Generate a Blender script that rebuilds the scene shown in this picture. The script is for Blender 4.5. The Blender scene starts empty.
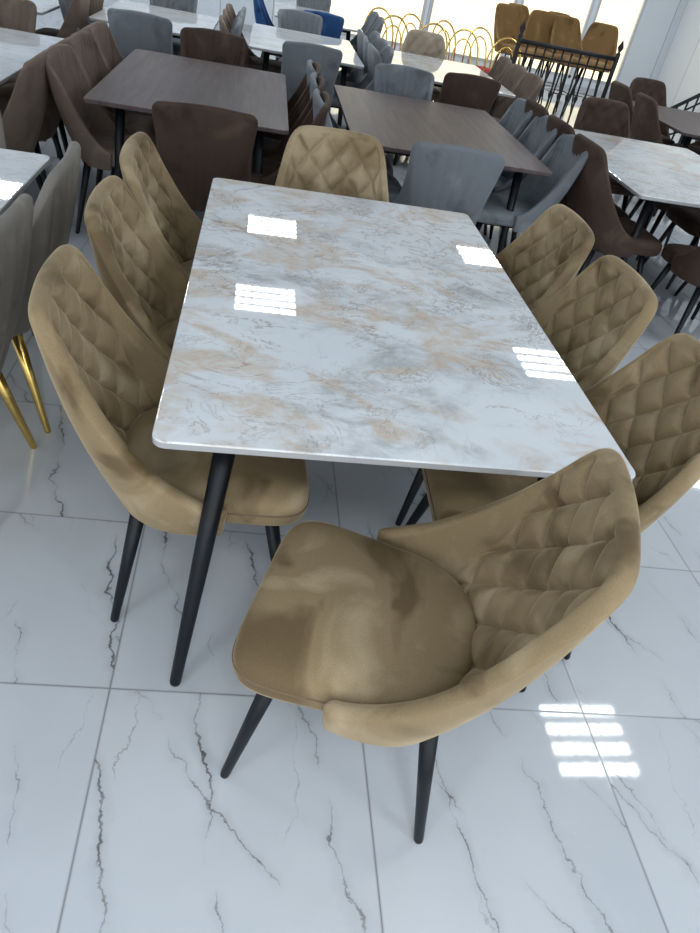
import bpy, bmesh, math, random
import numpy as np
from mathutils import Vector, Matrix
random.seed(4); np.random.seed(4)
scene = bpy.context.scene
try:
    scene.view_settings.view_transform = 'Standard'
    scene.view_settings.look = 'None'
    scene.view_settings.exposure = 0.0
except Exception: pass

# ---------------------------------------------------------------- materials
def new_mat(name):
    m = bpy.data.materials.new(name); m.use_nodes = True
    nt = m.node_tree
    return m, nt, nt.nodes, nt.links, nt.nodes['Principled BSDF']
def N(nodes, t, **kw):
    n = nodes.new(t)
    for k, v in kw.items():
        if k.startswith('i_'): n.inputs[k[2:]].default_value = v
        else: setattr(n, k, v)
    return n
def ramp(nodes, stops, interp='LINEAR'):
    r = nodes.new('ShaderNodeValToRGB'); cr = r.color_ramp; cr.interpolation = interp
    while len(cr.elements) < len(stops): cr.elements.new(0.5)
    for e, (p, c) in zip(cr.elements, stops):
        e.position = p
        e.color = (c, c, c, 1) if not hasattr(c, '__len__') else (*c, 1)
    return r
def mix(nodes, links, fac, a, b, bt='MIX'):
    m = nodes.new('ShaderNodeMix'); m.data_type = 'RGBA'; m.blend_type = bt
    for sock, val in ((m.inputs[0], fac), (m.inputs[6], a), (m.inputs[7], b)):
        if isinstance(val, bpy.types.NodeSocket): links.new(val, sock)
        elif hasattr(val, '__len__'): sock.default_value = (*val, 1)
        else: sock.default_value = val
    return m.outputs[2]
def math_n(nodes, links, op, a, b=None, c=None):
    m = nodes.new('ShaderNodeMath'); m.operation = op
    for i, v in enumerate((a, b, c)):
        if v is None: continue
        if isinstance(v, bpy.types.NodeSocket): links.new(v, m.inputs[i])
        else: m.inputs[i].default_value = v
    return m.outputs[0]

def velvet(name, dark, mid, light, scale=5.0, sheen=0.35, st=((0.30), (0.43), (0.57), (0.72))):
    m, nt, nd, lk, p = new_mat(name)
    tc = N(nd, 'ShaderNodeTexCoord')
    oi = N(nd, 'ShaderNodeObjectInfo')
    add = N(nd, 'ShaderNodeVectorMath', operation='ADD')
    sc = N(nd, 'ShaderNodeVectorMath', operation='SCALE'); sc.inputs[3].default_value = 7.0
    cmb = N(nd, 'ShaderNodeCombineXYZ'); lk.new(oi.outputs['Random'], cmb.inputs[0]); lk.new(oi.outputs['Random'], cmb.inputs[1])
    lk.new(cmb.outputs[0], sc.inputs[0]); lk.new(tc.outputs['Object'], add.inputs[0]); lk.new(sc.outputs[0], add.inputs[1])
    n1 = N(nd, 'ShaderNodeTexNoise', i_Scale=scale, i_Detail=3.5, i_Roughness=0.5, i_Distortion=.6)
    lk.new(add.outputs[0], n1.inputs['Vector'])
    r = ramp(nd, [(st[0], dark), (st[1], mid), (st[2], mid), (st[3], light)])
    lk.new(n1.outputs['Fac'], r.inputs[0])
    n2 = N(nd, 'ShaderNodeTexNoise', i_Scale=260.0, i_Detail=2.0)
    lk.new(tc.outputs['Object'], n2.inputs['Vector'])
    c = mix(nd, lk, 0.18, r.outputs[0], n2.outputs['Fac'], 'OVERLAY')
    lk.new(c, p.inputs['Base Color'])
    p.inputs['Roughness'].default_value = 0.75
    p.inputs['Specular IOR Level'].default_value = 0.25
    p.inputs['Sheen Weight'].default_value = sheen
    p.inputs['Sheen Roughness'].default_value = 0.32
    p.inputs['Sheen Tint'].default_value = (*[min(1, x * 2.0 + .14) for x in light], 1)
    b = N(nd, 'ShaderNodeBump', i_Strength=0.12, i_Distance=0.002)
    lk.new(n2.outputs['Fac'], b.inputs['Height']); lk.new(b.outputs[0], p.inputs['Normal'])
    return m
def simple(name, col, rough=0.5, metal=0.0, emis=0.0, noise=0.0, spec=.5):
    m, nt, nd, lk, p = new_mat(name)
    if noise:
        tc = N(nd, 'ShaderNodeTexCoord')
        n1 = N(nd, 'ShaderNodeTexNoise', i_Scale=9.0, i_Detail=4.0)
        lk.new(tc.outputs['Object'], n1.inputs['Vector'])
        r = ramp(nd, [(0.3, [c * (1 - noise) for c in col]), (0.7, [min(1, c * (1 + noise)) for c in col])])
        lk.new(n1.outputs['Fac'], r.inputs[0]); lk.new(r.outputs[0], p.inputs['Base Color'])
    else:
        p.inputs['Base Color'].default_value = (*col, 1)
    p.inputs['Roughness'].default_value = rough
    p.inputs['Metallic'].default_value = metal
    p.inputs['Specular IOR Level'].default_value = spec
    if emis:
        p.inputs['Emission Color'].default_value = (*col, 1)
        p.inputs['Emission Strength'].default_value = emis
    return m

M_TAN = velvet('velvet_tan', (.135, .092, .045), (.255, .187, .102), (.38, .295, .18), 4.6, .5, (.36, .46, .54, .66))
M_BROWN = velvet('velvet_brown', (.035, .021, .015), (.058, .036, .026), (.095, .062, .045), 5.0, .12)
M_TAUPE = velvet('velvet_taupe', (.11, .080, .060), (.155, .115, .088), (.21, .16, .125), 5.0, .15)
M_GREY = velvet('velvet_grey', (.11, .122, .135), (.165, .18, .197), (.23, .25, .27), 5.0, .2)
M_GREIGE = velvet('velvet_greige', (.13, .118, .10), (.18, .165, .145), (.25, .23, .20), 5.0, .2)
M_BEIGE = velvet('velvet_beige', (.22, .18, .13), (.32, .27, .20), (.42, .36, .28), 5.0, .2)
M_OCHRE = velvet('velvet_ochre', (.12, .065, .022), (.20, .115, .042), (.30, .18, .07), 5.0, .2)
M_BLUE = velvet('velvet_blue', (.01, .04, .12), (.02, .07, .2), (.05, .12, .28), 5.0, .2)
M_RED = velvet('velvet_red', (.25, .02, .02), (.4, .03, .03), (.5, .06, .05), 5.0, .2)
M_BLACK = simple('black_powder_coat', (.003, .004, .006), .42, 0.0, 0, .3, .3)
M_GOLD = simple('brass_metal', (.75, .52, .16), .25, 1.0)
M_PIPE = simple('piping_dark_tan', (.15, .105, .055), .7)
M_IRON = simple('wrought_iron', (.012, .012, .014), .5, .0, 0, 0, .3)

def marble_top(name, strength=1.0):
    m, nt, nd, lk, p = new_mat(name)
    g = N(nd, 'ShaderNodeNewGeometry')
    mp = N(nd, 'ShaderNodeMapping'); mp.inputs['Rotation'].default_value = (0, 0, math.radians(35)); mp.inputs['Scale'].default_value = (1.0, 1.35, 1)
    lk.new(g.outputs['Position'], mp.inputs['Vector'])
    def noise(scale, det, rough, dist, off):
        v = N(nd, 'ShaderNodeVectorMath', operation='ADD'); v.inputs[1].default_value = (off, off * .7, 0)
        lk.new(mp.outputs[0], v.inputs[0])
        n = N(nd, 'ShaderNodeTexNoise', i_Scale=scale, i_Detail=det, i_Roughness=rough, i_Distortion=dist)
        lk.new(v.outputs[0], n.inputs['Vector']); return n.outputs['Fac']
    base = ramp(nd, [(.3, (.62, .66, .69)), (.7, (.77, .795, .81))]); lk.new(noise(1.6, 5, .55, .8, 3), base.inputs[0])
    # grey smoky patches
    gm = ramp(nd, [(.51, 0.0), (.61, .9)]); lk.new(noise(2.6, 8, .58, .9, 27), gm.inputs[0])
    gt = ramp(nd, [(.42, 0.12), (.60, 1.0)]); lk.new(noise(10, 12, .75, .8, 41), gt.inputs[0])
    gf = math_n(nd, lk, 'MULTIPLY', gm.outputs[0], gt.outputs[0]); gf = math_n(nd, lk, 'MULTIPLY', gf, .72 * strength)
    c1 = mix(nd, lk, gf, base.outputs[0], (.33, .34, .335))
    # beige / gold patches
    bm = ramp(nd, [(.495, 0.0), (.57, .9), (.70, 1.0)]); lk.new(noise(3.0, 7, .56, .9, 12), bm.inputs[0])
    bt = ramp(nd, [(.38, 0.22), (.58, 1.0)]); lk.new(noise(13, 10, .72, .6, 5), bt.inputs[0])
    bf = math_n(nd, lk, 'MULTIPLY', bm.outputs[0], bt.outputs[0]); bf = math_n(nd, lk, 'MULTIPLY', bf, .80 * strength)
    c3 = mix(nd, lk, bf, c1, (.57, .435, .31))
    for sc, off, w in ((2.3, 61, .010), (3.8, 91, .010), (5.0, 131, .009)):
        v1 = math_n(nd, lk, 'ABSOLUTE', math_n(nd, lk, 'SUBTRACT', noise(sc, 12, .66, .9, off), .5))
        vm = ramp(nd, [(.0, 1.0), (w, 0.0)]); lk.new(v1, vm.inputs[0])
        vk = ramp(nd, [(.46, 0.0), (.57, 1.0)]); lk.new(noise(2.2, 4, .5, .5, off + 20), vk.inputs[0])
        vf = math_n(nd, lk, 'MULTIPLY', vm.outputs[0], vk.outputs[0]); vf = math_n(nd, lk, 'MULTIPLY', vf, .8 * strength)
        c3 = mix(nd, lk, vf, c3, (.26, .20, .15))
    lk.new(c3, p.inputs['Base Color'])
    p.inputs['Roughness'].default_value = .025
    p.inputs['IOR'].default_value = 1.5
    p.inputs['Specular IOR Level'].default_value = .6
    return m
M_MARBLE = marble_top('marble_stone_top')
M_MARBLE2 = marble_top('marble_plain_top', .45)

def wood_top():
    m, nt, nd, lk, p = new_mat('dark_wood_top')
    g = N(nd, 'ShaderNodeNewGeometry')
    mp = N(nd, 'ShaderNodeMapping'); mp.inputs['Scale'].default_value = (14, 1.2, 1)
    lk.new(g.outputs['Position'], mp.inputs['Vector'])
    n = N(nd, 'ShaderNodeTexNoise', i_Scale=2.0, i_Detail=8.0, i_Roughness=.6, i_Distortion=.6); lk.new(mp.outputs[0], n.inputs['Vector'])
    r = ramp(nd, [(.3, (.062, .044, .042)), (.55, (.092, .068, .066)), (.75, (.125, .096, .093))]); lk.new(n.outputs['Fac'], r.inputs[0])
    lk.new(r.outputs[0], p.inputs['Base Color']); p.inputs['Roughness'].default_value = .42; p.inputs['Specular IOR Level'].default_value = .15
    return m
M_WOOD = wood_top()
M_EDGE = simple('marble_edge', (.36, .36, .36), .25)

TX, TY, X0, Y0 = .655, .61, -.652, -1.021
def floor_mat():
    m, nt, nd, lk, p = new_mat('polished_floor_tile')
    g = N(nd, 'ShaderNodeNewGeometry')
    sp = N(nd, 'ShaderNodeSeparateXYZ'); lk.new(g.outputs['Position'], sp.inputs[0])
    u = math_n(nd, lk, 'DIVIDE', math_n(nd, lk, 'SUBTRACT', sp.outputs[0], X0), TX)
    ysk = math_n(nd, lk, 'MULTIPLY_ADD', sp.outputs[0], .043, sp.outputs[1])
    v = math_n(nd, lk, 'DIVIDE', math_n(nd, lk, 'SUBTRACT', ysk, Y0), TY)
    iu = math_n(nd, lk, 'FLOOR', u); iv = math_n(nd, lk, 'FLOOR', v)
    fu = math_n(nd, lk, 'FRACT', u); fv = math_n(nd, lk, 'FRACT', v)
    du = math_n(nd, lk, 'MINIMUM', fu, math_n(nd, lk, 'SUBTRACT', 1.0, fu))
    dv = math_n(nd, lk, 'MINIMUM', fv, math_n(nd, lk, 'SUBTRACT', 1.0, fv))
    d = math_n(nd, lk, 'MINIMUM', du, dv)
    gr = ramp(nd, [(.0, 1.0), (.0026, 1.0), (.0044, 0.0)]); lk.new(d, gr.inputs[0])
    cid = N(nd, 'ShaderNodeCombineXYZ'); lk.new(iu, cid.inputs[0]); lk.new(iv, cid.inputs[1])
    wn = N(nd, 'ShaderNodeTexWhiteNoise', noise_dimensions='3D'); lk.new(cid.outputs[0], wn.inputs['Vector'])
    off = N(nd, 'ShaderNodeVectorMath', operation='SCALE'); off.inputs[3].default_value = 23.0; lk.new(wn.outputs['Color'], off.inputs[0])
    cmb = N(nd, 'ShaderNodeVectorMath', operation='ADD'); lk.new(g.outputs['Position'], cmb.inputs[0]); lk.new(off.outputs[0], cmb.inputs[1])
    def tn(scale, det, o, rough=.55):
        vv = N(nd, 'ShaderNodeVectorMath', operation='ADD'); vv.inputs[1].default_value = (o, o, o); lk.new(cmb.outputs[0], vv.inputs[0])
        n = N(nd, 'ShaderNodeTexNoise', i_Scale=scale, i_Detail=det, i_Roughness=rough); lk.new(vv.outputs[0], n.inputs['Vector'])
        return math_n(nd, lk, 'SUBTRACT', n.outputs['Fac'], .5)
    s2 = N(nd, 'ShaderNodeSeparateXYZ'); lk.new(cmb.outputs[0], s2.inputs[0])
    def cracks(slope, spacing, amp1, amp2, o, w, m0, m1):
        a = math_n(nd, lk, 'MULTIPLY_ADD', s2.outputs[1], slope, s2.outputs[0])
        a = math_n(nd, lk, 'MULTIPLY_ADD', tn(2.2, 2, o), amp1, a)
        a = math_n(nd, lk, 'MULTIPLY_ADD', tn(13, 6, o + 3, .65), amp2, a)
        f = math_n(nd, lk, 'FRACT', math_n(nd, lk, 'DIVIDE', a, spacing))
        dd = math_n(nd, lk, 'MULTIPLY', math_n(nd, lk, 'ABSOLUTE', math_n(nd, lk, 'SUBTRACT', f, .5)), spacing)
        k = tn(3.4, 3, o + 8)
        kr = ramp(nd, [(m0, 0.0), (m1, 1.0)]); lk.new(math_n(nd, lk, 'ADD', k, .5), kr.inputs[0])
        ww = math_n(nd, lk, 'MULTIPLY_ADD', kr.outputs[0], w, .0004)
        r = math_n(nd, lk, 'SUBTRACT', 1.0, math_n(nd, lk, 'DIVIDE', dd, ww)); 
        r = math_n(nd, lk, 'MAXIMUM', r, 0.0); r = math_n(nd, lk, 'POWER', r, .6)
        halo = math_n(nd, lk, 'MAXIMUM', math_n(nd, lk, 'SUBTRACT', 1.0, math_n(nd, lk, 'DIVIDE', dd, .03)), 0.0)
        return math_n(nd, lk, 'MULTIPLY', r, kr.outputs[0]), math_n(nd, lk, 'MULTIPLY', halo, kr.outputs[0])
    v1, h1 = cracks(.22, .27, .20, .075, 2, .0040, .44, .60)
    v2, h2 = cracks(.70, .47, .25, .10, 31, .0030, .49, .62)
    v3, h3 = cracks(-.15, .40, .25, .09, 57, .0024, .50, .66)
    cl = N(nd, 'ShaderNodeTexNoise', i_Scale=1.5, i_Detail=4.0); lk.new(cmb.outputs[0], cl.inputs['Vector'])
    base = ramp(nd, [(.3, (.48, .51, .54)), (.7, (.57, .595, .62))]); lk.new(cl.outputs['Fac'], base.inputs[0])
    c = mix(nd, lk, math_n(nd, lk, 'MULTIPLY', h1, .35), base.outputs[0], (.30, .32, .35))
    c = mix(nd, lk, math_n(nd, lk, 'MULTIPLY', h2, .25), c, (.30, .32, .35))
    c = mix(nd, lk, math_n(nd, lk, 'MULTIPLY', v3, .6), c, (.17, .155, .14))
    c = mix(nd, lk, math_n(nd, lk, 'MULTIPLY', v2, .75), c, (.10, .085, .07))
    c = mix(nd, lk, math_n(nd, lk, 'MULTIPLY', v1, .9), c, (.06, .052, .045))
    c = mix(nd, lk, math_n(nd, lk, 'MULTIPLY', gr.outputs[0], .85), c, (.11, .11, .12))
    lk.new(c, p.inputs['Base Color'])
    lk.new(math_n(nd, lk, 'MULTIPLY_ADD', gr.outputs[0], .5, .045), p.inputs['Roughness'])
    p.inputs['Specular IOR Level'].default_value = .6
    return m
M_FLOOR = floor_mat()

# ---------------------------------------------------------------- mesh builder
class MB:
    def __init__(s): s.v = []; s.f = []; s.m = []; s.sm = []; s.mats = []
    def mi(s, mat):
        if mat not in s.mats: s.mats.append(mat)
        return s.mats.index(mat)
    def grid(s, P, mat, close=False, smooth=True):
        n, k = P.shape[:2]; b = len(s.v); s.v += [tuple(map(float, p)) for p in P.reshape(-1, 3)]
        mi = s.mi(mat)
        for i in range(n if close else n - 1):
            i2 = (i + 1) % n
            for j in range(k - 1):
                s.f.append((b + i * k + j, b + i2 * k + j, b + i2 * k + j + 1, b + i * k + j + 1)); s.m.append(mi); s.sm.append(smooth)
        return b
    def poly(s, pts, mat, smooth=False):
        b = len(s.v); s.v += [tuple(map(float, p)) for p in pts]
        s.f.append(tuple(range(b, b + len(pts)))); s.m.append(s.mi(mat)); s.sm.append(smooth)
    def tube(s, path, radii, mat, n=10, closed=False, cap=True):
        path = [Vector(p) for p in path]; L = len(path)
        if not hasattr(radii, '__len__'): radii = [radii] * L
        rings = []; prev = None
        for i, p in enumerate(path):
            if closed: t = path[(i + 1) % L] - path[i - 1]
            else: t = path[min(i + 1, L - 1)] - path[max(i - 1, 0)]
            t.normalize()
            if prev is None:
                a = Vector((0, 0, 1)) if abs(t.z) < .9 else Vector((1, 0, 0))
                x = t.cross(a).normalized()
            else:
                x = (prev - t * prev.dot(t)).normalized()
            prev = x; y = t.cross(x)
            rings.append([p + (x * math.cos(2 * math.pi * k / n) + y * math.sin(2 * math.pi * k / n)) * radii[i] for k in range(n)])
        P = np.array([[list(q) for q in r] + [list(r[0])] for r in rings])
        s.grid(P, mat, close=closed)
        if cap and not closed:
            s.poly(rings[0], mat); s.poly(rings[-1][::-1], mat)
    def box(s, lo, hi, mat):
        x0, y0, z0 = lo; x1, y1, z1 = hi
        c = [(x0, y0, z0), (x1, y0, z0), (x1, y1, z0), (x0, y1, z0), (x0, y0, z1), (x1, y0, z1), (x1, y1, z1), (x0, y1, z1)]
        b = len(s.v); s.v += c; mi = s.mi(mat)
        for q in ((0, 3, 2, 1), (4, 5, 6, 7), (0, 1, 5, 4), (1, 2, 6, 5), (2, 3, 7, 6), (3, 0, 4, 7)):
            s.f.append(tuple(b + i for i in q)); s.m.append(mi); s.sm.append(False)
    def slab(s, x0, x1, y0, y1, z0, z1, rc, bev, mat, edge=None):
        edge = edge or mat
        def ring(ins, z):
            pts = []; r = max(rc - ins, .001)
            for cx, cy, a0 in ((x1 - ins - r, y1 - ins - r, 0), (x0 + ins + r, y1 - ins - r, 90), (x0 + ins + r, y0 + ins + r, 180), (x1 - ins - r, y0 + ins + r, 270)):
                for k in range(7):
                    a = math.radians(a0 + 15 * k); pts.append((cx + r * math.cos(a), cy + r * math.sin(a), z))
            return pts
        top = [ring(bev, z1), ring(bev * .4, z1 - bev * .2), ring(0, z1 - bev), ring(0, z0 + bev), ring(bev, z0)]
        s.poly(top[0], mat)
        P = np.array([r + [r[0]] for r in top])
        s.grid(P[:3], mat, smooth=False); s.grid(P[2:], edge, smooth=False)
        s.poly(top[-1][::-1], edge)
    def mesh(s, name):
        me = bpy.data.meshes.new(name); me.from_pydata(s.v, [], s.f)
        for m in s.mats: me.materials.append(m)
        me.polygons.foreach_set('material_index', s.m); me.polygons.foreach_set('use_smooth', s.sm)
        bm = bmesh.new(); bm.from_mesh(me)
        bmesh.ops.remove_doubles(bm, verts=bm.verts, dist=.00005)
        bmesh.ops.recalc_face_normals(bm, faces=bm.faces)
        bm.to_mesh(me); bm.free(); me.update(); return me
    def obj(s, name, loc=(0, 0, 0), rot=0):
        return place(s.mesh(name), name, loc, rot)
def place(me, name, loc=(0, 0, 0), rot=0, scale=1):
    o = bpy.data.objects.new(name, me); scene.collection.objects.link(o)
    o.location = loc; o.rotation_euler = (0, 0, rot); o.scale = (scale,) * 3
    return o

def cr(P, t):
    P = np.asarray(P, float); n = len(P); t = np.clip(t, 0, n - 1 - 1e-9); i = t.astype(int); f = (t - i)[:, None]
    g = lambda k: P[np.clip(k, 0, n - 1)]
    p0 = np.where((i - 1 >= 0)[:, None], g(i - 1), 2 * g(i) - g(i + 1)); p1 = g(i); p2 = g(i + 1)
    p3 = np.where((i + 2 <= n - 1)[:, None], g(i + 2), 2 * g(i + 1) - g(i))
    return .5 * (2 * p1 + (p2 - p0) * f + (2 * p0 - 5 * p1 + 4 * p2 - p3) * f ** 2 + (3 * p1 - p0 - 3 * p2 + p3) * f ** 3)

def sstep(x, a, b):
    t = np.clip((x - a) / (b - a), 0, 1); return t * t * (3 - 2 * t)

def shell(mb, R, B, mat, T0=.036, quilt='diamond', NU=132, NV=58, bulge=.022, zo=0.0):
    mir = lambda L: L + [(-x, y, z) for x, y, z in L[::-1][1:]]
    R = np.array(mir(R)); B = np.array(mir(B)); R[:, 2] += zo; B[:, 2] += zo
    w = np.linspace(-1, 1, NU); u = .75 * w + .25 * np.sin(np.pi * w / 2)
    t = (u + 1) / 2 * (len(R) - 1)
    Rr = cr(R, t); Bb = cr(B, t)
    wv = np.linspace(0, 1, NV); v = 1 - (1 - wv) ** 1.3
    P = Bb[:, None] + (Rr - Bb)[:, None] * v[None, :, None]
    out = P.copy(); out[..., 2] = 0; ln = np.linalg.norm(out, axis=2, keepdims=True); out /= np.maximum(ln, 1e-4)
    H = np.linalg.norm(Rr - Bb, axis=1)
    P = P + out * (bulge * np.sin(np.pi * v)[None, :] * (H / H.max())[:, None])[..., None]
    Pu = np.gradient(P, axis=0); Pv = np.gradient(P, axis=1)
    Nn = np.cross(Pu, Pv); Nn /= np.maximum(np.linalg.norm(Nn, axis=2, keepdims=True), 1e-9)
    sg = np.sign((Nn * out).sum(2, keepdims=True).sum()); Nn *= sg
    arc = np.concatenate([[0], np.cumsum(np.linalg.norm(np.diff(Rr, axis=0), axis=1))]); tot = arc[-1]
    de = np.minimum(arc, tot - arc)
    er = .022
    eu = np.clip(1 - de / er, 0, 1); ev = np.clip(1 - (1 - v)[None, :] * H[:, None] / er, 0, 1)
    T = T0 * np.sqrt(np.maximum(1 - eu ** 2, 0))[:, None] * np.sqrt(np.maximum(1 - ev ** 2, 0))
    mid = P[:, NV // 2]; s = np.concatenate([[0], np.cumsum(np.linalg.norm(np.diff(mid, axis=0), axis=1))]); s = s - s[-1] / 2
    S = np.repeat(s[:, None], NV, 1)
    Z = P[..., 2] - Bb[:, None, 2]; Zm = (Rr[:, 2] - Bb[:, 2]).max()
    D = np.zeros_like(S); Do = np.zeros_like(S)
    rimd = (1 - v)[None, :] * H[:, None]
    if quilt == 'diamond':
        # true lateral arc length measured at every height, from the centre line
        seg = np.linalg.norm(np.diff(P[..., :2], axis=0), axis=2)
        Lc = np.concatenate([np.zeros((1, NV)), np.cumsum(seg, axis=0)], 0); c0 = NU // 2
        L = Lc - Lc[c0:c0 + 1]
        a, b = .122, .145
        zc = Z - Zm * .53
        p = L / a + zc / b; q = L / a - zc / b
        dl = 1 / math.hypot(1 / a, 1 / b)
        d1 = np.abs(p - np.round(p)) * dl; d2 = np.abs(q - np.round(q)) * dl
        dm = np.minimum(d1, d2)
        groove = np.exp(-(dm / .0068) ** 1.1)
        puff = (np.abs(np.sin(np.pi * p)) * np.abs(np.sin(np.pi * q))) ** .7
        mask = (1 - sstep(np.abs(L), .215, .25)) * sstep(rimd, .020, .045) * sstep(Z, .02, .06)
        D = mask * (puff * .013 - groove * .012 - .001)
    elif quilt == 'ribs':
        f = np.abs(np.sin(np.pi * S / .042)) ** .5
        mask = (1 - sstep(np.abs(S), .20, .24)) * sstep(rimd, .02, .045)
        D = mask * (f - .6) * .012; Do = mask * (np.abs(np.sin(np.pi * S / .06)) ** .5 - .6) * .006
    inner = P - Nn * (T / 2 + D * np.minimum(1, T / T0))[..., None]
    outer = P + Nn * (T / 2 + Do * np.minimum(1, T / T0))[..., None]
    mb.grid(inner, mat); mb.grid(outer, mat)
    mb.grid(np.stack([inner[:, 0], outer[:, 0]], 1), mat)

def seat(mb, mat, pipe, hf=.25, hb=.205, yf=.268, yb=-.225, zt=.492, zb=.392):
    n = 96; a = np.linspace(0, 2 * np.pi, n, endpoint=False); c, s_ = np.cos(a), np.sin(a)
    e = np.where(s_ > 0, 2 / 6.0, 2 / 2.8)
    yy = np.sign(s_) * np.abs(s_) ** e; xx = np.sign(c) * np.abs(c) ** e
    y = np.where(yy > 0, yy * yf, -yy * yb); hw = hb + (hf - hb) * (y - yb) / (yf - yb); x = xx * hw
    prof = [(.001, zt), (.2, zt), (.4, zt - .001), (.6, zt - .003), (.75, zt - .007), (.86, zt - .012), (.93, zt - .018), (.975, zt - .027), (.995, zt - .037), (1.0, zt - .05), (1.0, zb + .02), (.985, zb + .006), (.95, zb), (.5, zb), (.001, zb)]
    P = np.zeros((len(prof), n + 1, 3))
    for i, (r, z) in enumerate(prof):
        X = x * r; Y = y * r
        P[i, :n, 0] = X; P[i, :n, 1] = Y
        P[i, :n, 2] = z
        P[i, n] = P[i, 0]
    mb.grid(P, mat)
    mb.tube([(x[i] * 1.0, y[i] * 1.0, zt - .058) for i in range(n)], .003, pipe, n=6, closed=True)

def legs(mb, mat, top=(.165, .165), bot=(.222, .242), zt=.40, r0=.021, r1=.0115, yo=0):
    for sx in (-1, 1):
        for sy in (-1, 1):
            a = Vector((sx * top[0], sy * top[1] + yo, zt)); b = Vector((sx * bot[0], sy * bot[1] + yo, .0))
            mb.tube([a, a.lerp(b, .5), a.lerp(b, .985), b], [r0, (r0 + r1) / 2, r1, r1 * .9], mat, n=14)

R_A = [(.256, .050, .470), (.264, -.010, .497), (.266, -.080, .540), (.262, -.155, .612), (.246, -.225, .706), (.226, -.280, .800), (.207, -.320, .878), (.186, -.342, .916), (.150, -.355, .932), (.075, -.363, .937), (0, -.366, .938)]
B_A = [(.232, .045, .385), (.236, .000, .385), (.235, -.045, .385), (.226, -.092, .385), (.208, -.130, .385), (.185, -.160, .385), (.158, -.182, .385), (.124, -.198, .385), (.088, -.208, .385), (.044, -.214, .385), (0, -.216, .385)]
R_B = [(.225, -.02, .475), (.226, -.07, .50), (.220, -.13, .56), (.214, -.19, .65), (.216, -.245, .75), (.226, -.290, .84), (.222, -.322, .882), (.150, -.338, .893), (.075, -.345, .900), (0, -.348, .902)]
B_B = [(.205, -.03, .385), (.204, -.07, .385), (.195, -.11, .385), (.180, -.145, .385), (.158, -.168, .385), (.130, -.185, .385), (.100, -.195, .385), (.066, -.202, .385), (.034, -.206, .385), (0, -.207, .385)]
def chair_mesh(kind, mat, legmat, pipe=None, hi=0, zo=0.0):
    mb = MB(); nu, nv = ((73, 26), (133, 58), (281, 130))[hi]
    if kind == 'A': shell(mb, R_A, B_A, mat, T0=.040, NU=nu, NV=nv, zo=zo)
    elif kind == 'AR': shell(mb, R_A, B_A, mat, quilt='ribs', NU=nu, NV=nv, zo=zo)
    else: shell(mb, R_B, B_B, mat, T0=.034, quilt='ribs', NU=nu, NV=nv, zo=zo)
    if kind[0] == 'A': seat(mb, mat, pipe or mat, zt=.492 + zo, zb=.392 + zo)
    else: seat(mb, mat, pipe or mat, hf=.228, hb=.20, yf=.25, zt=.49 + zo, zb=.40 + zo)
    mb.box((-.15, -.15, .375 + zo), (.15, .15, .395 + zo), legmat)
    if zo == 0: legs(mb, legmat)
    else:
        legs(mb, legmat, top=(.13, .13), bot=(.21, .21), zt=.39 + zo, r0=.014, r1=.009)
        k = .30; w = .21 - (.08) * (k / (.39 + zo))
        mb.tube([(-w, -w, k), (w, -w, k), (w, w, k), (-w, w, k)], .008, legmat, n=6, closed=True)
    return mb.mesh('dining_chair')
C_TAN = chair_mesh('A', M_TAN, M_BLACK, M_PIPE, hi=2)
C_BROWN = chair_mesh('B', M_BROWN, M_BLACK, hi=1)
C_BROWNA = chair_mesh('A', M_BROWN, M_BLACK)
C_TAUPE = chair_mesh('B', M_TAUPE, M_BLACK, hi=1)
C_GREY = chair_mesh('B', M_GREY, M_BLACK, hi=1)
C_GREIGE = chair_mesh('AR', M_GREIGE, M_GOLD, hi=1)
C_BEIGE = chair_mesh('A', M_BEIGE, M_BLACK)
C_BLUE = chair_mesh('B', M_BLUE, M_BLACK)
C_OCHRE = chair_mesh('AR', M_OCHRE, M_BLACK, zo=.28)

def chair(me, x, y, face, name='dining_chair', s=1):
    return place(me, name, (x, y, .0), math.radians(face - 90), s)

# hero set
chair(C_TAN, -.045, -1.09, 161)
for y, a in ((-.54, 3), (.0, 0), (.53, -1)): chair(C_TAN, -.45, y, a)
for x, y, a in ((.44, -.63, 178), (.46, -.09, 180), (.46, .42, 181)): chair(C_TAN, x, y, a)
chair(C_TAN, -.03, .85, -90)

def table(x0, x1, y0, y1, top, edge, h=.75, th=.022, splay=.05, ins=.16, leg=M_BLACK):
    cx, cy = (x0 + x1) / 2, (y0 + y1) / 2; hx, hy = (x1 - x0) / 2, (y1 - y0) / 2
    mb = MB(); mb.slab(-hx, hx, -hy, hy, h - th, h, .03, .004, top, edge)
    zt = h - th
    mb.box((-hx + ins + .02, -hy + .13, zt - .035), (hx - ins - .02, -hy + .16, zt), leg)
    mb.box((-hx + ins + .02, hy - .16, zt - .035), (hx - ins - .02, hy - .13, zt), leg)
    mb.box((-hx + ins, -hy + .14, zt - .035), (-hx + ins + .03, hy - .14, zt), leg)
    mb.box((hx - ins - .03, -hy + .14, zt - .035), (hx - ins, hy - .14, zt), leg)
    for sx in (-1, 1):
        for sy in (-1, 1):
            a = Vector((sx * (hx - ins), sy * (hy - .145), zt)); b = Vector((sx * (hx - splay), sy * (hy + .075 if splay < .1 else hy - .1), 0))
            mb.tube([a, a.lerp(b, .5), a.lerp(b, .99), b], [.027, .022, .015, .013], leg, n=18)
    return mb.obj('dining_table', (cx, cy, 0))
table(-.55, .55, -.9, .9, M_MARBLE, M_EDGE, splay=.06)

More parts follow.
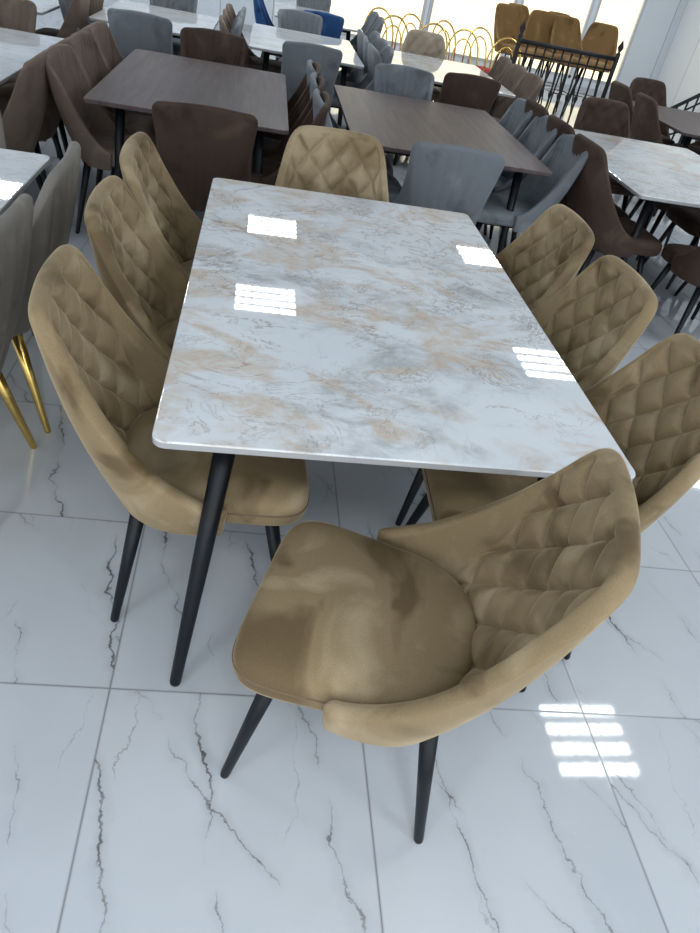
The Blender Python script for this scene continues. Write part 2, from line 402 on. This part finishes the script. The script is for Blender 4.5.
# other tables
def set_of(x0, x1, y0, y1, top, edge, left=(), right=(), near=None, far=None, L=None, Rr=None, tuck=.10, nx=0, ny=0):
    table(x0, x1, y0, y1, top, edge, splay=.12)
    for y in left: chair(L, x0 + tuck, y, random.uniform(-4, 4))
    for y in right: chair(Rr, x1 - tuck, y, 180 + random.uniform(-4, 4))
    if near: chair(near, (x0 + x1) / 2 + nx, y0 - .10 + ny, 90 + random.uniform(-4, 4))
    if far: chair(far, (x0 + x1) / 2, y1 + .02, -90 + random.uniform(-4, 4))
set_of(-1.27, -.22, 1.87, 3.55, M_WOOD, M_WOOD, (2.2, 2.72, 3.24), (2.15, 2.65, 3.15), C_BROWN, C_BROWN, C_TAUPE, C_BROWN, .14, .10)
set_of(.13, 1.30, 1.87, 3.50, M_WOOD, M_WOOD, (2.2, 2.72, 3.22), (2.15, 2.68, 3.2), C_GREY, C_GREY, C_GREY, C_GREY, .14, -.09, .02)
set_of(1.76, 2.95, 1.70, 3.38, M_MARBLE, M_EDGE, (2.0, 2.5, 3.0), (2.0, 2.55, 3.1), C_BROWNA, C_BROWNA, C_BROWNA, C_BROWNA, .08)
set_of(.78, 1.85, 4.5, 6.1, M_MARBLE, M_EDGE, (4.8, 5.3, 5.8), (4.8, 5.3, 5.8), C_BROWN, C_BEIGE, C_GREY, C_TAUPE)
set_of(-.52, .48, 4.6, 6.2, M_MARBLE2, M_EDGE, (4.85, 5.35, 5.85), (4.85, 5.35, 5.85), C_GREY, C_GREY, C_TAUPE, C_GREY)
set_of(-1.8, -.85, 4.6, 6.1, M_MARBLE2, M_EDGE, (4.85, 5.35), (4.85, 5.35, 5.85), C_GREY, C_GREY, C_GREY, C_GREY)
set_of(-2.75, -1.68, 1.7, 3.45, M_MARBLE2, M_EDGE, (2.2, 2.9), (2.0, 2.5, 3.05), C_BEIGE, C_TAUPE, C_BROWNA, C_TAUPE, .14)
set_of(-3.0, -2.1, 4.4, 6.0, M_MARBLE2, M_EDGE, (4.8, 5.4), (4.8, 5.4), C_TAUPE, None, C_GREY, C_TAUPE)
set_of(-2.2, -1.17, -.78, .87, M_MARBLE2, M_EDGE, (), (), None, C_GREIGE, None, None)
chair(C_GREIGE, -1.34, -.24, 178); chair(C_GREIGE, -1.32, .28, 183)
set_of(3.3, 4.3, 4.1, 5.6, M_WOOD, M_WOOD, (4.5, 5.1), (4.5, 5.1), None, C_BROWNA, C_BROWNA, C_BROWNA)
set_of(-.3, .75, 7.3, 8.9, M_MARBLE2, M_EDGE, (7.6, 8.2), (7.6, 8.2), C_BLUE, C_GREY, C_BLUE, C_GREY)

for i, (x, y, a) in enumerate(((3.15, 9.0, -60), (3.6, 9.15, -95), (4.0, 9.0, -80), (4.45, 9.1, -110), (4.05, 9.7, -90), (3.5, 9.75, -70))):
    chair(C_OCHRE, x, y, a, 'bar_stool')

def wire_chair():
    mb = MB(); r = .011
    def arc(w, y0, z0, z1, lean):
        pts = []
        for k in range(25):
            a = math.pi * k / 24; pts.append((w * math.cos(a), y0 - lean * math.sin(a), z0 + (z1 - z0) * math.sin(a) ** .6))
        return pts
    mb.tube(arc(.22, -.20, .45, .92, .10), r, M_GOLD, n=8)
    mb.tube(arc(.13, -.20, .45, .82, .08), r * .8, M_GOLD, n=8)
    mb.tube([(.22 * math.cos(2 * math.pi * k / 32), .22 * math.sin(2 * math.pi * k / 32), .45) for k in range(32)], r, M_GOLD, n=8, closed=True)
    P = np.array([[(.21 * rr * math.cos(2 * math.pi * k / 32), .21 * rr * math.sin(2 * math.pi * k / 32), z) for k in range(33)] for rr, z in ((.001, .5), (.7, .495), (.93, .48), (1, .46), (.95, .445), (.001, .445))])
    mb.grid(P, M_RED)
    for sx in (-1, 1):
        for sy in (-1, 1): mb.tube([(sx * .15, sy * .15, .45), (sx * .21, sy * .21, 0)], [r, r * .8], M_GOLD, n=8)
    return mb.mesh('gold_wire_chair')
WC = wire_chair()
for i in range(8):
    place(WC, 'gold_wire_chair', (1.15 + (i % 4) * .48, 7.6 + (i // 4) * .8, 0), math.radians(180 + random.uniform(-25, 25)))

def railing(name, p0, p1, zt0, zt1, drop, posts=(0, 1)):
    mb = MB(); a = Vector(p0); b = Vector(p1); L = (b - a).length; n = int(L / .11)
    def at(f, z): q = a.lerp(b, f); return (q.x, q.y, z)
    zt = lambda f: zt0 + (zt1 - zt0) * f
    mb.tube([at(0, zt(0)), at(1, zt(1))], .024, M_IRON, n=8)
    mb.tube([at(0, max(.03, zt(0) - .12)), at(1, zt(1) - .12)], .012, M_IRON, n=6)
    mb.tube([at(0, max(.05, zt(0) - drop)), at(1, max(.05, zt(1) - drop))], .012, M_IRON, n=6)
    for i in range(n + 1):
        f = i / n; z0 = max(0, zt(f) - drop)
        mb.tube([at(f, z0), at(f, zt(f))], .012, M_IRON, n=6)
        if zt(f) - z0 > .5:
            c = at(f, (zt(f) + z0) / 2); mb.tube([(c[0], c[1], c[2] - .05), c, (c[0], c[1], c[2] + .05)], [.012, .026, .012], M_IRON, n=6)
    for f in posts:
        z = zt(f); mb.tube([at(f, 0), at(f, z + .06), at(f, z + .07), at(f, z + .12), at(f, z + .2)], [.028, .028, .012, .038, .002], M_IRON, n=8)
    return mb.obj(name)
railing('stair_railing', (2.55, 7.0, 0), (3.80, 7.0, 0), .98, .98, .96)
railing('stair_railing', (4.25, 7.0, 0), (6.6, 7.0, 0), .25, 1.85, .85, (1,))

# ---------------------------------------------------------------- room
HC = 3.2
def wall_mat():
    m, nt, nd, lk, p = new_mat('painted_wall_panel')
    g = N(nd, 'ShaderNodeNewGeometry'); sp = N(nd, 'ShaderNodeSeparateXYZ'); lk.new(g.outputs['Position'], sp.inputs[0])
    s = math_n(nd, lk, 'ADD', sp.outputs[0], sp.outputs[1])
    f = math_n(nd, lk, 'FRACT', math_n(nd, lk, 'DIVIDE', s, .9))
    r = ramp(nd, [(0, (.35, .38, .42)), (.012, (.35, .38, .42)), (.02, (.66, .71, .76)), (1, (.70, .74, .79))]); lk.new(f, r.inputs[0])
    lk.new(r.outputs[0], p.inputs['Base Color']); p.inputs['Roughness'].default_value = .35
    return m
M_WALL = wall_mat()
M_CEIL = simple('ceiling_paint', (.66, .69, .72), .8, noise=.03)
M_TRIM = simple('aluminium_trim', (.55, .57, .60), .35, .6)
M_WIN = simple('frosted_daylight_glass', (1.0, .88, .62), .3, 0, .95)
def plane_box(name, lo, hi, mat):
    mb = MB(); mb.box(lo, hi, mat); return mb.obj(name)
plane_box('floor', (-9, -7, -.1), (7, 12, 0), M_FLOOR)
plane_box('ceiling', (-9, -7, HC), (7, 12, HC + .1), M_CEIL)
plane_box('wall_right', (7, -7, -.1), (7.15, 12.15, HC + .1), M_WALL)
mb = MB()
wins = [(.6, 2.35), (2.42, 3.95), (4.02, 5.35), (5.42, 6.3)]
mb.box((-9, 12, 0), (7, 12.15, .2), M_WALL); mb.box((-9, 12, 2.8), (7, 12.15, HC), M_WALL)
xs = [-9] + [q for w in wins for q in w] + [7]
for i in range(0, len(xs), 2): mb.box((xs[i], 12, .2), (xs[i + 1], 12.15, 2.8), M_WALL)
mb.obj('wall_back')
for i, (a, b) in enumerate(wins):
    mb = MB(); mb.box((a, 12.06, .2), (b, 12.08, 2.8), M_WIN)
    for q in (a, b - .05): mb.box((q, 12.0, .2), (q + .05, 12.06, 2.8), M_TRIM)
    for z in (.2, 2.75): mb.box((a, 12.0, z), (b, 12.06, z + .05), M_TRIM)
    mb.obj('window_%d' % (i + 1))
plane_box('baseboard_back', (-9, 11.98, 0), (7, 12.0, .1), M_TRIM)
plane_box('baseboard_right', (6.98, -7, 0), (7.0, 12, .1), M_TRIM)

# ceiling lights : fluorescent tube strips behind a louvre grid
M_LAMP = simple('fluorescent_tube', (.92, .97, 1.0), .5, 0, 38.0)
M_LOUV = simple('louvre_metal', (.25, .27, .30), .5, .0)
mb = MB(); w = .34
mb.box((-w, -w, -.012), (w, w, -.004), M_LOUV)
for k in range(4):
    q = -w + 2 * w * (k + .5) / 4; mb.poly([(-w + .01, q - .044, -.014), (w - .01, q - .044, -.014), (w - .01, q + .044, -.014), (-w + .01, q + .044, -.014)], M_LAMP)
for k in range(5):
    q = -w + 2 * w * k / 4; mb.box((-w, q - .014, -.022), (w, q + .014, -.006), M_LOUV)
for k in range(8):
    q = -w + 2 * w * k / 7; mb.box((q - .007, -w, -.020), (q + .007, w, -.006), M_LOUV)
LM = mb.mesh('ceiling_light')
for x, y in ((-.17, 4.97), (-.10, 7.28), (2.95, 4.17), (2.95, 7.2), (2.66, .62), (-3.4, 1.0), (-3.4, 4.4), (-3.4, 7.3), (5.6, 1.0), (5.7, 4.4), (5.8, 7.4),
             (-2.4, -2.9), (-.2, -3.0), (2.2, -2.9), (0.2, -5.0), (-3.0, -5.0), (3.2, -5.0), (4.6, 10.2), (1.2, 10.2), (-2.2, 10.2)):
    place(LM, 'ceiling_light', (x, y, HC), 0)

# ---------------------------------------------------------------- world
w = bpy.data.worlds.new('World'); scene.world = w; w.use_nodes = True
bg = w.node_tree.nodes['Background']; bg.inputs[0].default_value = (.84, .91, 1.0, 1); bg.inputs[1].default_value = 1.2
def area(name, loc, rot, sx, sy, e, col):
    l = bpy.data.lights.new(name, 'AREA'); l.shape = 'RECTANGLE'; l.size = sx; l.size_y = sy; l.energy = e; l.color = col
    o = bpy.data.objects.new(name, l); scene.collection.objects.link(o); o.location = loc; o.rotation_euler = rot; return o
area('fill_behind_camera', (0, -6.8, 1.7), (math.radians(90), 0, 0), 12, 2.6, 180, (.92, .96, 1))  # added cool fill lamp behind the camera to brighten the room; no storefront modelled

# ---------------------------------------------------------------- camera
cam = bpy.data.cameras.new('camera'); co = bpy.data.objects.new('camera', cam); scene.collection.objects.link(co)
X = Vector((.9825, -.0867, .1651)); Z = Vector((-.1714, -.7688, .6161)).normalized()
X = (X - Z * X.dot(Z)).normalized(); Y = Z.cross(X)
M = Matrix((X, Y, Z)).transposed().to_4x4(); M.translation = Vector((-.378, -2.009, 1.61)); co.matrix_world = M
cam.sensor_fit = 'VERTICAL'; cam.sensor_height = 36; cam.sensor_width = 27; cam.lens = 665 * 36 / 933
cam.clip_start = .05; scene.camera = co
